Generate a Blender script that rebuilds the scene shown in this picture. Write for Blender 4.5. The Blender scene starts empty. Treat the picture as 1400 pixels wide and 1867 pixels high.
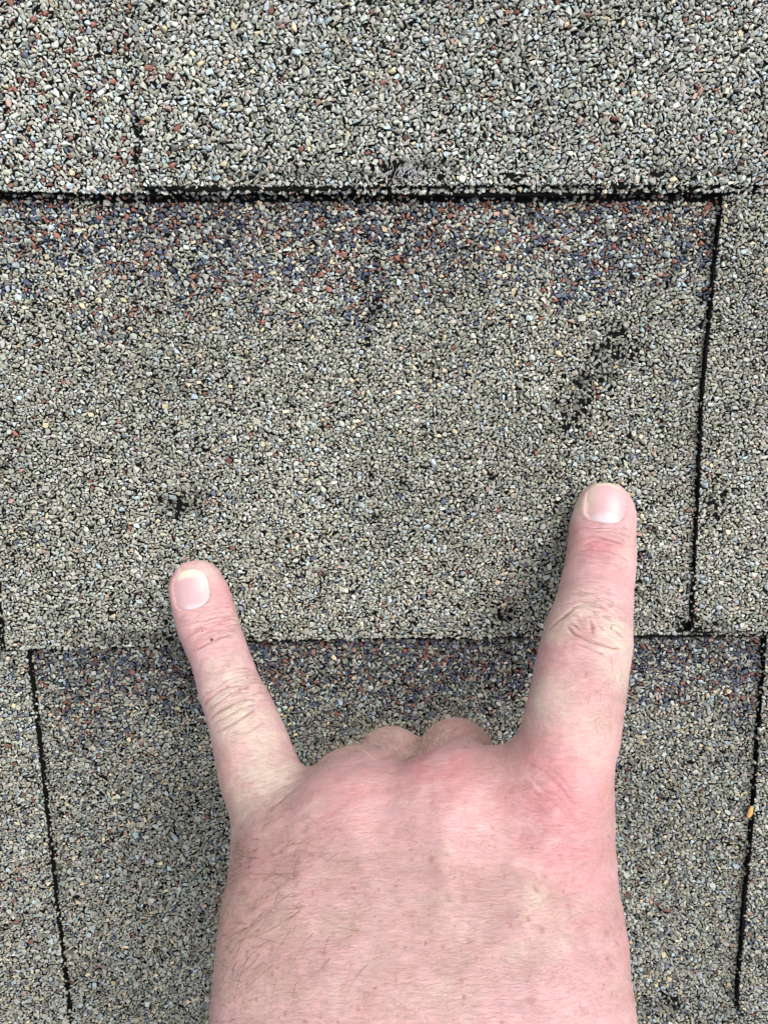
import bpy, bmesh, math
import numpy as np
from mathutils import Vector, Matrix

# ------------------------------------------------------------------ scene, camera, sky, sun, exposure
scene = bpy.context.scene
MM = 0.001
TILT = math.radians(10.1)
cam_data = bpy.data.cameras.new('camera'); cam = bpy.data.objects.new('camera', cam_data)
scene.collection.objects.link(cam); scene.camera = cam
cam.location = (0.0, 38.9*MM, 218.6*MM)
fwd = Vector((0, -math.sin(TILT), -math.cos(TILT))); upv = Vector((0, math.cos(TILT), -math.sin(TILT)))
cam.rotation_euler = Matrix((Vector((1, 0, 0)), upv, -fwd)).transposed().to_euler()
cam_data.sensor_fit = 'VERTICAL'; cam_data.sensor_height = 36.0; cam_data.lens = 36.0*1400/1867
cam_data.clip_start = 0.005; cam_data.clip_end = 100.0

SUN_DIR = Vector((0.42, 0.50, 0.80)).normalized()          # towards the brightest part of the overcast sky
world = bpy.data.worlds.new('World'); scene.world = world; world.use_nodes = True
wn = world.node_tree.nodes; wl = world.node_tree.links
sky = wn.new('ShaderNodeTexSky'); sky.sky_type = 'NISHITA'; sky.sun_disc = False
sky.sun_elevation = math.asin(SUN_DIR.z); sky.sun_rotation = math.atan2(SUN_DIR.x, SUN_DIR.y)
sky.dust_density = 4.0; sky.air_density = 1.0
hs = wn.new('ShaderNodeHueSaturation'); hs.inputs['Saturation'].default_value = 0.22   # cloud cover greys the sky
wl.new(sky.outputs[0], hs.inputs['Color']); wl.new(hs.outputs[0], wn['Background'].inputs[0])
wn['Background'].inputs[1].default_value = 0.15
sun_d = bpy.data.lights.new('sun', 'SUN'); sun_d.energy = 1.0; sun_d.angle = math.radians(48); sun_d.color = (1.0, 0.98, 0.95)
sun = bpy.data.objects.new('sun', sun_d); scene.collection.objects.link(sun)
sun.rotation_euler = SUN_DIR.to_track_quat('Z', 'Y').to_euler(); sun.location = (0.5, 0.5, 1.0)
vs = scene.view_settings; vs.view_transform = 'Standard'; vs.look = 'None'; vs.gamma = 1.0; vs.use_curve_mapping = False
vs.exposure = 0.93
scene.cycles.max_bounces = 4; scene.cycles.diffuse_bounces = 2; scene.cycles.glossy_bounces = 2; scene.cycles.adaptive_threshold = 0.05

rng = np.random.default_rng(11)

# ------------------------------------------------------------------ helpers
def link(o, parent=None):
    scene.collection.objects.link(o)
    if parent: o.parent = parent
    return o
def mesh_np(name, V, F, mat, parent=None, colors=None, smooth=False):
    """mesh from numpy arrays (V in mm, F an (n,k) index array), one colour per vertex"""
    me = bpy.data.meshes.new(name); V = np.asarray(V, np.float32)*MM; F = np.asarray(F, np.int32); k = F.shape[1]
    me.vertices.add(len(V)); me.vertices.foreach_set('co', V.ravel())
    me.loops.add(F.size); me.loops.foreach_set('vertex_index', F.ravel())
    me.polygons.add(len(F)); me.polygons.foreach_set('loop_start', np.arange(0, F.size, k, dtype=np.int32))
    me.polygons.foreach_set('use_smooth', np.full(len(F), smooth))
    me.update(calc_edges=True)
    if colors is not None:
        a = me.color_attributes.new('tint', 'FLOAT_COLOR', 'POINT')
        c = np.ones((len(V), 4), np.float32); c[:, :3] = colors; a.data.foreach_set('color', c.ravel())
    me.materials.append(mat)
    return link(bpy.data.objects.new(name, me), parent)
def new_mat(name):
    m = bpy.data.materials.new(name); m.use_nodes = True
    return m, m.node_tree.nodes, m.node_tree.links, m.node_tree.nodes['Principled BSDF']
def value_noise(x, y, cell, seed):
    r = np.random.default_rng(seed); g = r.random((256, 256)); X = x/cell+100; Y = y/cell+100
    i = np.floor(X).astype(int); j = np.floor(Y).astype(int); fx = X-i; fy = Y-j
    fx = fx*fx*(3-2*fx); fy = fy*fy*(3-2*fy); G = lambda a, b: g[a % 256, b % 256]
    return (G(i, j)*(1-fx)+G(i+1, j)*fx)*(1-fy)+(G(i, j+1)*(1-fx)+G(i+1, j+1)*fx)*fy

# ------------------------------------------------------------------ roof materials
def mat_granule():
    m, n, l, b = new_mat('mineral_granules')
    at = n.new('ShaderNodeAttribute'); at.attribute_name = 'tint'
    tc = n.new('ShaderNodeTexCoord'); nz = n.new('ShaderNodeTexNoise'); nz.inputs['Scale'].default_value = 2600; nz.inputs['Detail'].default_value = 3
    l.new(tc.outputs['Object'], nz.inputs['Vector'])
    mr = n.new('ShaderNodeMapRange'); mr.inputs[1].default_value = 0.3; mr.inputs[2].default_value = 0.7; mr.inputs[3].default_value = 0.72; mr.inputs[4].default_value = 1.25
    l.new(nz.outputs[0], mr.inputs[0])
    mx = n.new('ShaderNodeVectorMath'); mx.operation = 'SCALE'; l.new(at.outputs['Color'], mx.inputs[0]); l.new(mr.outputs[0], mx.inputs['Scale'])
    l.new(mx.outputs[0], b.inputs['Base Color']); b.inputs['Roughness'].default_value = 0.62
    b.inputs['Specular IOR Level'].default_value = 0.45
    bp = n.new('ShaderNodeBump'); bp.inputs['Strength'].default_value = 0.35; bp.inputs['Distance'].default_value = 0.0002
    l.new(nz.outputs[0], bp.inputs['Height']); l.new(bp.outputs[0], b.inputs['Normal'])
    return m
GX, GY0, GY1 = 141.0, -188.0, 158.0      # mm: the area strewn with modelled granules
def mat_asphalt():
    """black asphalt; past the modelled granules the granule pattern is carried by the material"""
    m, n, l, b = new_mat('asphalt_mat')
    geo = n.new('ShaderNodeNewGeometry'); sx = n.new('ShaderNodeSeparateXYZ'); l.new(geo.outputs['Position'], sx.inputs[0])
    def math_(op, a, bb):
        q = n.new('ShaderNodeMath'); q.operation = op
        for i, v in enumerate((a, bb)):
            if isinstance(v, (int, float)): q.inputs[i].default_value = v
            else: l.new(v, q.inputs[i])
        return q.outputs[0]
    ax = math_('ABSOLUTE', sx.outputs[0], 0); m1 = math_('GREATER_THAN', ax, GX*MM)
    m2 = math_('GREATER_THAN', sx.outputs[1], GY1*MM); m3 = math_('LESS_THAN', sx.outputs[1], GY0*MM)
    mask = math_('MAXIMUM', math_('MAXIMUM', m1, m2), m3)
    sn = n.new('ShaderNodeSeparateXYZ'); l.new(geo.outputs['True Normal'], sn.inputs[0]); mask = math_('MULTIPLY', mask, math_('GREATER_THAN', sn.outputs[2], 0.7))
    vo = n.new('ShaderNodeTexVoronoi'); vo.inputs['Scale'].default_value = 650; l.new(geo.outputs['Position'], vo.inputs['Vector'])
    cr = n.new('ShaderNodeValToRGB'); e = cr.color_ramp.elements; cr.color_ramp.interpolation = 'CONSTANT'
    cols = [(0, (.22, .22, .18)), (.3, (.30, .31, .27)), (.6, (.37, .38, .34)), (.8, (.36, .40, .41)), (.9, (.5, .42, .28)), (.95, (.2, .08, .06)), (.98, (.06, .075, .12))]
    e[0].position, e[0].color = 0, (*cols[0][1], 1); e[1].position, e[1].color = cols[1][0], (*cols[1][1], 1)
    for p, c in cols[2:]: q = e.new(p); q.color = (*c, 1)
    sc_ = n.new('ShaderNodeSeparateColor'); l.new(vo.outputs['Color'], sc_.inputs[0]); l.new(sc_.outputs[0], cr.inputs[0])
    de = n.new('ShaderNodeTexVoronoi'); de.feature = 'DISTANCE_TO_EDGE'; de.inputs['Scale'].default_value = 650; l.new(geo.outputs['Position'], de.inputs['Vector'])
    mr = n.new('ShaderNodeMapRange'); mr.inputs[1].default_value = 0.03; mr.inputs[2].default_value = 0.16; l.new(de.outputs['Distance'], mr.inputs[0])
    fac = math_('MULTIPLY', mask, mr.outputs[0])
    mix = n.new('ShaderNodeMix'); mix.data_type = 'RGBA'; l.new(fac, mix.inputs[0]); mix.inputs[6].default_value = (.004, .0039, .0038, 1); l.new(cr.outputs[0], mix.inputs[7])
    l.new(mix.outputs[2], b.inputs['Base Color']); b.inputs['Roughness'].default_value = 0.9; b.inputs['Specular IOR Level'].default_value = 0.08
    nz = n.new('ShaderNodeTexNoise'); nz.inputs['Scale'].default_value = 1500; l.new(geo.outputs['Position'], nz.inputs['Vector'])
    hh = math_('ADD', math_('MULTIPLY', nz.outputs[0], 0.3), fac)
    bp = n.new('ShaderNodeBump'); bp.inputs['Distance'].default_value = 0.0006; bp.inputs['Strength'].default_value = 0.8; l.new(hh, bp.inputs['Height']); l.new(bp.outputs[0], b.inputs['Normal'])
    return m
M_GRAN = mat_granule(); M_ASPH = mat_asphalt()

# ------------------------------------------------------------------ roof: courses of laminated shingles
PITCH = 126.0; STEP = 2.7
TT = {'c2': 2.3, 'c1': 1.5, 'c0': 2.2, 'cm1': 2.2}      # tab thickness
XO = 1500.0                                  # half length of the modelled courses
def jag(pts, amp, seed, step=1.6):
    """cut edge: resample a polyline and make it slightly ragged"""
    r = np.random.default_rng(seed); out = []
    P = np.array(pts, float)
    for i in range(len(P)-1):
        d = P[i+1]-P[i]; L = np.hypot(*d); n = max(1, int(L/step)) if max(abs(P[i]).max(), abs(P[i+1]).max()) < 190 else max(1, int(L/25))
        nn = np.array([-d[1], d[0]])/L; w = np.cumsum(r.normal(0, .28, n)); w -= np.linspace(0, w[-1], n)
        for k in range(n):
            o = 0 if k == 0 else np.clip(w[k]*.6+r.normal(0, .16), -amp, amp)
            out.append(P[i]+d*k/n+nn*o)
    return out
# lower edge of each course (x, y), left to right
EDGES = {
 'c3': [(-XO, 340.0), (XO, 340.0)],
 'c2': [(-XO, 212.4), (XO, 212.8)],
 'c1': [(-XO, 88.0), (-102, 86.9), (-66, 86.3), (0, 86.3), (60, 86.6), (102, 86.5), (XO, 86.0)],
 'c0': [(-XO, -44.0), (-113, -41.1), (-60, -39.6), (-38, -38.0), (46.7, -36.7), (113, -36.2), (XO, -35.0)],
 'cm1': [(-XO, -176.0), (-105, -170.5), (-60, -167.5), (83, -162.7), (124, -162.7), (XO, -162.0)],
 'cm2': [(-XO, -289.0), (XO, -288.0)]}
ORDER = ['c3', 'c2', 'c1', 'c0', 'cm1', 'cm2']
def edge_y(c, x):
    e = np.array(EDGES[c]); return np.interp(x, e[:, 0], e[:, 1])
def surf_z(c, x, y):
    """top of the lower layer: each course lies on the one below, so it climbs towards its own edge"""
    return STEP*(1-(y-edge_y(c, x))/PITCH)
# laminated tabs: (course, left side polyline or None, right side polyline or None, setback of the lower edge)
TABS = [
 ('c2', None, None, 1.8),
 ('c1', [(-62.2, 215.0), (-62.4, 132.0), (-64.4, 88.0)], None, 1.5),
 ('c0', [(90.4, 92.0), (90.0, 85.8), (89.0, 57.0), (88.3, 30.6), (89.0, 0.0), (89.4, -31.0), (88.9, -34.6)], None, 1.7),
 ('c0', None, [(-110.6, 92.0), (-111.0, 30.0), (-111.7, -40.6)], 0.3),
 ('cm1', None, [(-106.0, -30.0), (-105.2, -41.5), (-103.6, -82.9), (-102.4, -121.7), (-100.4, -169.5)], 0.5),
 ('cm1', [(112.3, -30.0), (112.5, -42.0), (112.9, -99.2), (112.6, -152.9), (113.2, -161.2)], None, 1.2)]
def slab(name, outline, ztop, thick, mat, parent):
    n = len(outline); V = []
    for x, y in outline: V.append((x*MM, y*MM, ztop(x, y)*MM))
    for x, y in outline: V.append((x*MM, y*MM, (ztop(x, y)-thick)*MM))
    F = [tuple(range(n)), tuple(range(2*n-1, n-1, -1))]+[(i, i+n, (i+1) % n+n, (i+1) % n) for i in range(n)]
    me = bpy.data.meshes.new(name); me.from_pydata(V, [], F); me.update(); me.materials.append(mat)
    return link(bpy.data.objects.new(name, me), parent)

deck_bm = bmesh.new(); bmesh.ops.create_cube(deck_bm, size=1.0)
for v in deck_bm.verts: v.co = Vector((v.co.x*3.0, v.co.y*3.0+0.05, v.co.z*0.012-0.0115))
me = bpy.data.meshes.new('roof'); deck_bm.to_mesh(me); deck_bm.free()
m_deck, dn, dl, db = new_mat('roof_underlay'); db.inputs['Base Color'].default_value = (.02, .02, .02, 1); db.inputs['Roughness'].default_value = .9
me.materials.append(m_deck); roof = link(bpy.data.objects.new('roof', me)); roof['kind'] = 'structure'

course_obj = {}
for ci, c in enumerate(ORDER):
    up_y = edge_y(ORDER[ci-1], 0)+6 if ci else edge_y(c, 0)+PITCH
    lo = jag(EDGES[c], .55, 100+ci); lo.append(np.array(EDGES[c][-1]))
    out = [tuple(p) for p in lo]+[(XO, up_y), (-XO, up_y)]
    course_obj[c] = slab('shingle', out, lambda x, y, c=c: float(surf_z(c, x, y)), 2.4, M_ASPH, roof)
for k in list(range(1, 10))+list(range(-10, 0)):         # the roof runs on, course after course
    y0 = 340.0+k*126.0 if k > 0 else -289.0+k*126.0
    slab('shingle', [(-XO, y0), (XO, y0), (XO, y0+132.0), (-XO, y0+132.0)], lambda x, y, y0=y0: STEP*(1-(y-y0)/PITCH), 2.4, M_ASPH, roof)
tab_obj = []
for ti, (c, lf, rt_, setb) in enumerate(TABS):
    ci = ORDER.index(c); up_y = edge_y(ORDER[ci-1], 0)+5
    xl = lf[-1][0] if lf else -XO; xr = rt_[-1][0] if rt_ else XO
    e = [p for p in EDGES[c] if xl < p[0] < xr]
    low = [(xl, float(edge_y(c, xl))+setb)]+[(p[0], p[1]+setb) for p in e if p[0] not in (-XO, XO)]+[(xr, float(edge_y(c, xr))+setb)]
    path = []
    if lf: path += jag(lf, .5, 200+ti)[:-1]
    path += jag(low, 1.1 if c == 'c1' else .8, 300+ti, 1.1)
    if rt_: path += jag(rt_[::-1], .5, 400+ti)
    path = [tuple(p) for p in path]
    if not rt_: path += [(XO, low[-1][1]), (XO, up_y)]
    if not lf: path += [(-XO, up_y)]
    tab_obj.append(slab('tab', path, lambda x, y, c=c: float(surf_z(c, x, y))+TT[c], TT[c]-.05, M_ASPH, course_obj[c]))

# which layer is on top at a point: courses 0..5, tabs 10+
def side_x(poly, y):
    p = np.array(sorted(poly, key=lambda q: q[1])); return np.interp(y, p[:, 1], p[:, 0])
def layer_at(x, y):
    lay = np.zeros(len(x), int)
    for ci in range(1, len(ORDER)):
        lay[y < edge_y(ORDER[ci-1], x)] = ci
    for ti, (c, lf, rt_, setb) in enumerate(TABS):
        m = (lay == ORDER.index(c)) & (y > edge_y(c, x)+setb)
        if lf: m &= x > side_x(lf, y)
        if rt_: m &= x < side_x(rt_, y)
        lay[m] = 10+ti
    return lay

# ---- granules: crushed-stone chips packed over a raster of the roof plane
def chip_templates(n):
    out = []
    for i in range(n):
        r = np.random.default_rng(500+i); bm = bmesh.new()
        k = int(r.integers(9, 13)); d = r.normal(size=(k, 3)); d /= np.linalg.norm(d, axis=1)[:, None]
        d = np.sign(d)*np.abs(d)**0.75; d /= np.abs(d).max(0)
        for p in d: bm.verts.new(p)
        res = bmesh.ops.convex_hull(bm, input=bm.verts)
        bmesh.ops.delete(bm, geom=[v for v in bm.verts if not v.link_faces], context='VERTS')
        bmesh.ops.triangulate(bm, faces=bm.faces); bmesh.ops.recalc_face_normals(bm, faces=bm.faces); bm.verts.index_update()
        out.append((np.array([v.co[:] for v in bm.verts]), np.array([[v.index for v in f.verts] for f in bm.faces]))); bm.free()
    return out
TPL = chip_templates(28)
LOSS = [(58,37,6,3.5),(54,31,5,3),(63,45,6,3),(50,25,4,2.5),(66,50,4,2.5),(-58,2,5,3),(-3,56,2.5,4),(4,91.5,8,2.2),(75,90.5,6,1.0),(93,3,2.5,4),(68,9,3,2),(90,-33,5,2.5),(88,-161,6,2.5),(-58,-37,8,1.5),(35,-32,4,3),(-64.5,100,1.0,10),(30,90,5,1.0)]
SCUFF = [(58,38,19,5,.95),(-58,2,9,6,.3),(-3,55,2.5,6,-.4),(5,92,14,3.5,0),(93,3,3,6,0),(36,-31,6,5,0),(96,-33,9,3,0),(90,-161,10,3,0),(80,92,20,2,0),(-70,-37,25,2.5,0),(-30,91,20,1.6,0)]
CELL = 0.12
nx = int(2*GX/CELL); ny = int((GY1-GY0)/CELL)
occ = np.zeros((ny, nx), bool); idm = np.zeros((ny, nx), np.int32)
XS = (np.arange(nx)+.5)*CELL-GX; YS = (np.arange(ny)+.5)*CELL+GY0
# keep a dark seam along the cut edges, and nothing on the covered strip of the course edges
lay_map = np.stack([layer_at(XS, np.full(nx, y)) for y in YS])
seam = np.zeros_like(occ)
dxm = lay_map[:, 1:] != lay_map[:, :-1]; dym = lay_map[1:] != lay_map[:-1]
seam[:, 1:] |= dxm; seam[:, :-1] |= dxm; seam[1:] |= dym; seam[:-1] |= dym
occ |= seam
# length mm, drops, candidates per drop, clearance, y range: the upper course carries coarser stone
GRAN_SCHEDULE = [(1.9, 1, 700, .04, 86, 400), (1.58, 4, 2500, .03, 86, 400), (1.34, 12, 5000, .02, 86, 400),
                 (1.9, 1, 300, .04, -400, 86), (1.62, 1, 2200, .03, -400, 86), (1.38, 6, 4500, .02, -400, 86),
                 (1.18, 22, 8000, .02, -400, 400), (.98, 32, 11000, .01, -400, 400), (.78, 32, 17000, -.01, -400, 400), (.58, 30, 24000, -.03, -400, 400)]
G = {k: [] for k in ('x', 'y', 'L', 'b', 'th')}
def scatter(L, ratio, gap, tries, N, y0, y1):
    """drop N ellipses of length L at a time; keep those that land on free roof"""
    for t in range(tries):
        th = rng.random()*math.pi
        a = (L*.5+gap)/CELL; bb = (L*.5*ratio+gap)/CELL; R_ = int(a)+1
        yy, xx = np.mgrid[-R_:R_+1, -R_:R_+1]
        q = ((xx*math.cos(th)+yy*math.sin(th))/a)**2+((-xx*math.sin(th)+yy*math.cos(th))/bb)**2 <= 1
        ox, oy = xx[q], yy[q]
        j0 = max(R_, int((y0-GY0)/CELL)); j1 = min(ny-R_, int((y1-GY0)/CELL))
        cx = rng.integers(R_, nx-R_, N); cy = rng.integers(j0, j1, N)
        f = ~occ[cy, cx]; cx, cy = cx[f], cy[f]; ids = np.arange(1, len(cx)+1)
        for dx, dy in zip(ox, oy): idm[cy+dy, cx+dx] = ids
        ok = np.ones(len(cx), bool)
        for dx, dy in zip(ox, oy): ok &= (idm[cy+dy, cx+dx] == ids) & ~occ[cy+dy, cx+dx]
        cx, cy = cx[ok], cy[ok]
        for dx, dy in zip(ox, oy): occ[cy+dy, cx+dx] = True
        G['x'].append(XS[cx]+rng.normal(0, .03, len(cx))); G['y'].append(YS[cy]+rng.normal(0, .03, len(cx)))
        G['L'].append(np.full(len(cx), L)*rng.uniform(.95, 1.1, len(cx))); G['b'].append(np.full(len(cx), ratio)); G['th'].append(np.full(len(cx), th))
for L, tries, N, gap, y0, y1 in GRAN_SCHEDULE:
    for r_ in (0.62, 0.74, 0.88): scatter(L, r_, gap, tries, N, y0, y1)
G = {k: np.concatenate(v) for k, v in G.items()}
G['lay'] = layer_at(G['x'], G['y'])
# worn spots have lost part of their granules
keep = np.ones(len(G['x']), bool)
for x0, y0, rx, ry in LOSS:
    d = ((G['x']-x0)/rx)**2+((G['y']-y0)/ry)**2+value_noise(G['x'], G['y'], 2.0, 3)*1.2-.6
    keep &= rng.random(len(keep)) > .44*np.exp(-np.clip(d, 0, 9)*1.1)*np.clip(G['L']/1.2, .35, 1)
keep &= ~((G['lay'] == 2) & (G['x'] > -63) & (rng.random(len(keep)) < .45))
for c in ('c1', 'c0', 'cm1'):           # granules dropped under each edge; bared asphalt widens the shadow line
    d = edge_y(c, G['x'])-G['y']; keep &= ~((d > 0) & (d < (1.3 if c == 'c1' else .9)+.5*value_noise(G['x'], G['y'], 3, 14)) & (G['lay'] < 10) & (rng.random(len(keep)) < .8))
G = {k: v[keep] for k, v in G.items()}
# loose and half-bedded stones on the cut faces of the layers
ej, ei = np.where(seam); pick = rng.random(len(ej)) < np.where(YS[ej] > 80, .10, .05); ej, ei = ej[pick], ei[pick]; ne = len(ej)
ex = XS[ei]+rng.normal(0, .35, ne); ey = YS[ej]+rng.normal(0, .35, ne)
G['zo'] = np.zeros(len(G['x']))
elay = layer_at(ex, ey)
E_ = {'x': ex, 'y': ey, 'L': rng.uniform(.55, 1.35, ne), 'b': rng.uniform(.6, .9, ne), 'th': rng.random(ne)*3.14, 'lay': elay,
      'zo': np.where(elay >= 10, -rng.uniform(0, 1.9, ne), rng.uniform(-.5, 1.4, ne))}
G = {k: np.concatenate([G[k], E_[k]]) for k in G}
print('granules', len(G['x']))

PAL = {'olive': (.262, .258, .208), 'grey': (.322, .324, .280), 'pale': (.385, .398, .360), 'blue': (.315, .375, .395), 'cream': (.48, .41, .27),
       'red': (.185, .080, .058), 'navy': (.056, .068, .108), 'slate': (.098, .120, .162), 'dark': (.125, .125, .11), 'pink': (.33, .22, .18)}
KEYS = list(PAL); PC = np.array([PAL[k] for k in KEYS])
def mix_(**w): v = np.array([w.get(k, 0) for k in KEYS], float); return v/v.sum()
MIX_FIELD = mix_(olive=40, grey=38, pale=9, blue=5, cream=2.2, red=.6, navy=.3, slate=.8, dark=5, pink=.5)
MIX_BAND = mix_(olive=12, grey=20, pale=9, blue=7, cream=2, red=15, navy=14, slate=10, dark=12, pink=2.5)
MIX_TOP = mix_(olive=14, grey=42, pale=34, blue=9, cream=1.8, red=1.6, navy=.1, slate=.5, dark=3, pink=1.3)  # paler blend, with the upper courses' brighter light mixed into the colour
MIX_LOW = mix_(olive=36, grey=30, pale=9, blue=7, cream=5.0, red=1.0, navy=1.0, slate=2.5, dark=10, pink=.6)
def granule_colors(x, y, lay):
    n = len(x); W = np.tile(MIX_FIELD, (n, 1))
    top = (lay == 2) | (lay == 11) | (lay == 10) | (lay == 1); W[top] = MIX_TOP
    lft = top & (x < -62+6*(value_noise(x, y, 9, 8)-.5)); W[lft] = MIX_TOP*.93+MIX_BAND*.03+mix_(red=1)*.05
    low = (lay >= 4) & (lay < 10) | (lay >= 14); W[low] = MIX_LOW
    for ci, c in ((3, 'c1'), (4, 'c0')):
        # the blended colour band printed on the head of each lower layer
        d = edge_y(c, x)-y; f = np.clip(1.75-d/(19 if ci == 3 else 16)+(value_noise(x, y, 6, 21+ci)-.5)*1.3, 0, 1)*(lay == ci)
        W = W*(1-f[:, None])+(MIX_BAND if ci == 3 else MIX_BAND*.85+mix_(navy=1, dark=1.2)*.15)*f[:, None]
    W /= W.sum(1)[:, None]; cum = np.cumsum(W, 1); r = rng.random(n)[:, None]; k = np.minimum((r > cum).sum(1), len(KEYS)-1)
    col = PC[k]*(1+rng.normal(0, .14, (n, 1)))*(1+rng.normal(0, .03, (n, 3)))
    col *= (.88+.24*value_noise(x, y, 22, 5))[:, None]
    col[top] *= 1.03; col[low] *= .86; col[(lay == 4)] *= .93  # granule colour also carries the light: upper courses brightened, lower ones in painted shade
    for x0, y0, rx, ry, ang in SCUFF:                     # grimy scuff marks
        ca, sa = math.cos(ang), math.sin(ang); u = ((x-x0)*ca+(y-y0)*sa)/rx; v = (-(x-x0)*sa+(y-y0)*ca)/ry
        col *= (1-.55*np.clip(1.1*np.exp(-u*u-v*v)+1.3*(value_noise(x, y, 1.8, 61)-.62), 0, 1)*np.exp(-.35*(u*u+v*v)))[:, None]
    return np.clip(col, .02, .8)
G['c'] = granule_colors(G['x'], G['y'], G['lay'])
G['lay'] = G['lay'].copy()
# the 300 largest stones in view become parts of their own
vis_ = (np.abs(G['x']) < 100+(134-G['y'])*.085) & (G['y'] > -165) & (G['y'] < 132)
big = np.zeros(len(G['x']), bool); cand = np.where(vis_)[0]; big[cand[np.argsort(-(G['L']*G['L']*G['b'])[cand])[:300]]] = True
def build_granules(parent, sel, zf):
    x, y, L, b, th, zo, C_ = (G[k][sel] for k in ('x', 'y', 'L', 'b', 'th', 'zo', 'c'))
    n = len(x)
    if n == 0: return
    tid = rng.integers(0, len(TPL), n); Vs, Fs, Cs = [], [], []; off = 0
    hgt = L*b*.5*rng.uniform(.75, 1.1, n); tx = rng.normal(0, .22, n); ty = rng.normal(0, .22, n); z0 = zf(x, y)+zo
    for t, (tv, tf) in enumerate(TPL):
        i = np.where(tid == t)[0]
        if len(i) == 0: continue
        p = tv[None]*np.stack([L[i]*.54, L[i]*b[i]*.54, hgt[i]], 1)[:, None, :]
        pz = p[..., 2]+p[..., 0]*tx[i, None]+p[..., 1]*ty[i, None]
        c, s = np.cos(th[i])[:, None], np.sin(th[i])[:, None]
        X = p[..., 0]*c-p[..., 1]*s+x[i, None]; Y = p[..., 0]*s+p[..., 1]*c+y[i, None]
        Z = pz+(z0[i]+hgt[i]*.30+rng.normal(0, .08, len(i)))[:, None]
        nv = len(tv); Vs.append(np.stack([X, Y, Z], -1).reshape(-1, 3))
        Fs.append((tf[None]+(np.arange(len(i))*nv)[:, None, None]+off).reshape(-1, 3)); off += len(i)*nv
        Cs.append(np.repeat(C_[i], nv, 0))
    o = mesh_np('granules', np.concatenate(Vs), np.concatenate(Fs), M_GRAN, parent, np.concatenate(Cs)); o['kind'] = 'stuff'
    return o
for ci, c in enumerate(ORDER):
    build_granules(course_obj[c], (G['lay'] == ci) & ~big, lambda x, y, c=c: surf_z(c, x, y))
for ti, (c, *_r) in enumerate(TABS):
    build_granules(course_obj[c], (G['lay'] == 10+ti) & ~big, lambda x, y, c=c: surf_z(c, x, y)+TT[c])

m_one = M_GRAN.copy(); m_one.name = 'single_granule'
oi = m_one.node_tree.nodes.new('ShaderNodeObjectInfo'); at_ = [q for q in m_one.node_tree.nodes if q.type == 'ATTRIBUTE'][0]
for lk in list(at_.outputs['Color'].links): m_one.node_tree.links.new(oi.outputs['Color'], lk.to_socket)
tpl_me = []
for tv, tf in TPL:
    me = bpy.data.meshes.new('granule'); me.from_pydata([tuple(p) for p in tv], [], [tuple(int(q) for q in f) for f in tf]); me.update(); me.materials.append(m_one); tpl_me.append(me)
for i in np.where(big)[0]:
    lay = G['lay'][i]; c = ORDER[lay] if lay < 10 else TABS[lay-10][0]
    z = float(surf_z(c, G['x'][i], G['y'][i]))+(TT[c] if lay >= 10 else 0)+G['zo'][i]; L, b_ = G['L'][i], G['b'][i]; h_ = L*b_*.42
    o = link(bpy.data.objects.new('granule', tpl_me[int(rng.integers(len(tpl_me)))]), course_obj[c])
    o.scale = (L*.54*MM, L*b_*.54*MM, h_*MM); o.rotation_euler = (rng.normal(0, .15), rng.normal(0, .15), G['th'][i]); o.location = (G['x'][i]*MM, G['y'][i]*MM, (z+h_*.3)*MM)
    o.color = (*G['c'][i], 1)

# ------------------------------------------------------------------ hand
# All hand coordinates are millimetres: x along the courses, y up the slope, z off the roof.
# chain rows: x, y, z, half width, half thickness
IDX = [(60.9,1.1,9.3,8.4,6.5),(60.4,-3.0,10.4,9.0,7.2),(59.3,-7.8,13.9,9.2,7.9),(57.5,-12.1,19.5,9.2,8.1),
       (55.3,-15.6,25.0,9.3,8.4),(53.3,-18.8,30.5,9.6,9.0),(51.0,-22.2,36.0,10.2,9.9),(49.5,-24.8,39.5,10.7,10.3),
       (47.9,-28.1,43.0,10.9,10.3),(45.6,-32.1,48.5,10.9,10.2),(43.4,-35.7,54.0,10.8,10.4),(41.3,-39.9,59.0,10.7,10.6),
       (38.3,-47.7,64.0,10.5,11.0),(34.0,-58.0,70.0,10.0,10.0)]
PNK = [(-52.7,-20.4,8.6,7.7,5.7),(-51.3,-24.3,9.7,8.5,6.5),(-47.6,-32.8,15.0,8.3,7.0),(-44.9,-36.4,19.0,8.0,7.0),
       (-41.0,-42.5,26.0,8.2,7.4),(-36.4,-48.4,33.0,8.8,8.0),(-33.5,-52.3,38.5,9.4,8.2),(-30.3,-57.1,45.0,9.9,8.7),
       (-27.2,-60.2,50.0,10.2,9.4),(-24.2,-64.5,55.0,10.3,10.2),(-19.5,-72.0,63.0,11.0,11.0)]
MID = [(12.5,-57.5,66.0,11.0,11.0),(15.3,-55.6,57.0,11.0,10.2),(18.0,-57.6,43.0,10.2,9.6),(19.0,-59.6,31.0,10.0,9.6),
       (19.5,-64.0,25.0,9.8,9.2),(19.5,-70.0,23.5,9.4,8.6),(19.5,-78.0,26.0,9.0,8.2),(19.0,-82.0,33.0,8.6,7.6),(19.0,-83.0,42.0,8.0,7.0),(19.0,-81.0,49.0,7.4,6.2)]
RNG = [(-7.0,-60.5,63.0,10.8,10.8),(-3.2,-58.8,55.0,10.8,9.9),(0.5,-60.5,42.0,10.0,9.2),(2.0,-62.0,30.5,9.8,9.4),
       (2.5,-66.0,25.5,9.4,9.0),(2.5,-72.0,24.0,8.8,8.0),(3.0,-79.0,27.0,8.4,7.6),(3.5,-82.5,34.0,8.0,7.0),(4.0,-83.0,42.0,7.4,6.6),(4.0,-81.0,48.0,7.0,6.0)]
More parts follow.
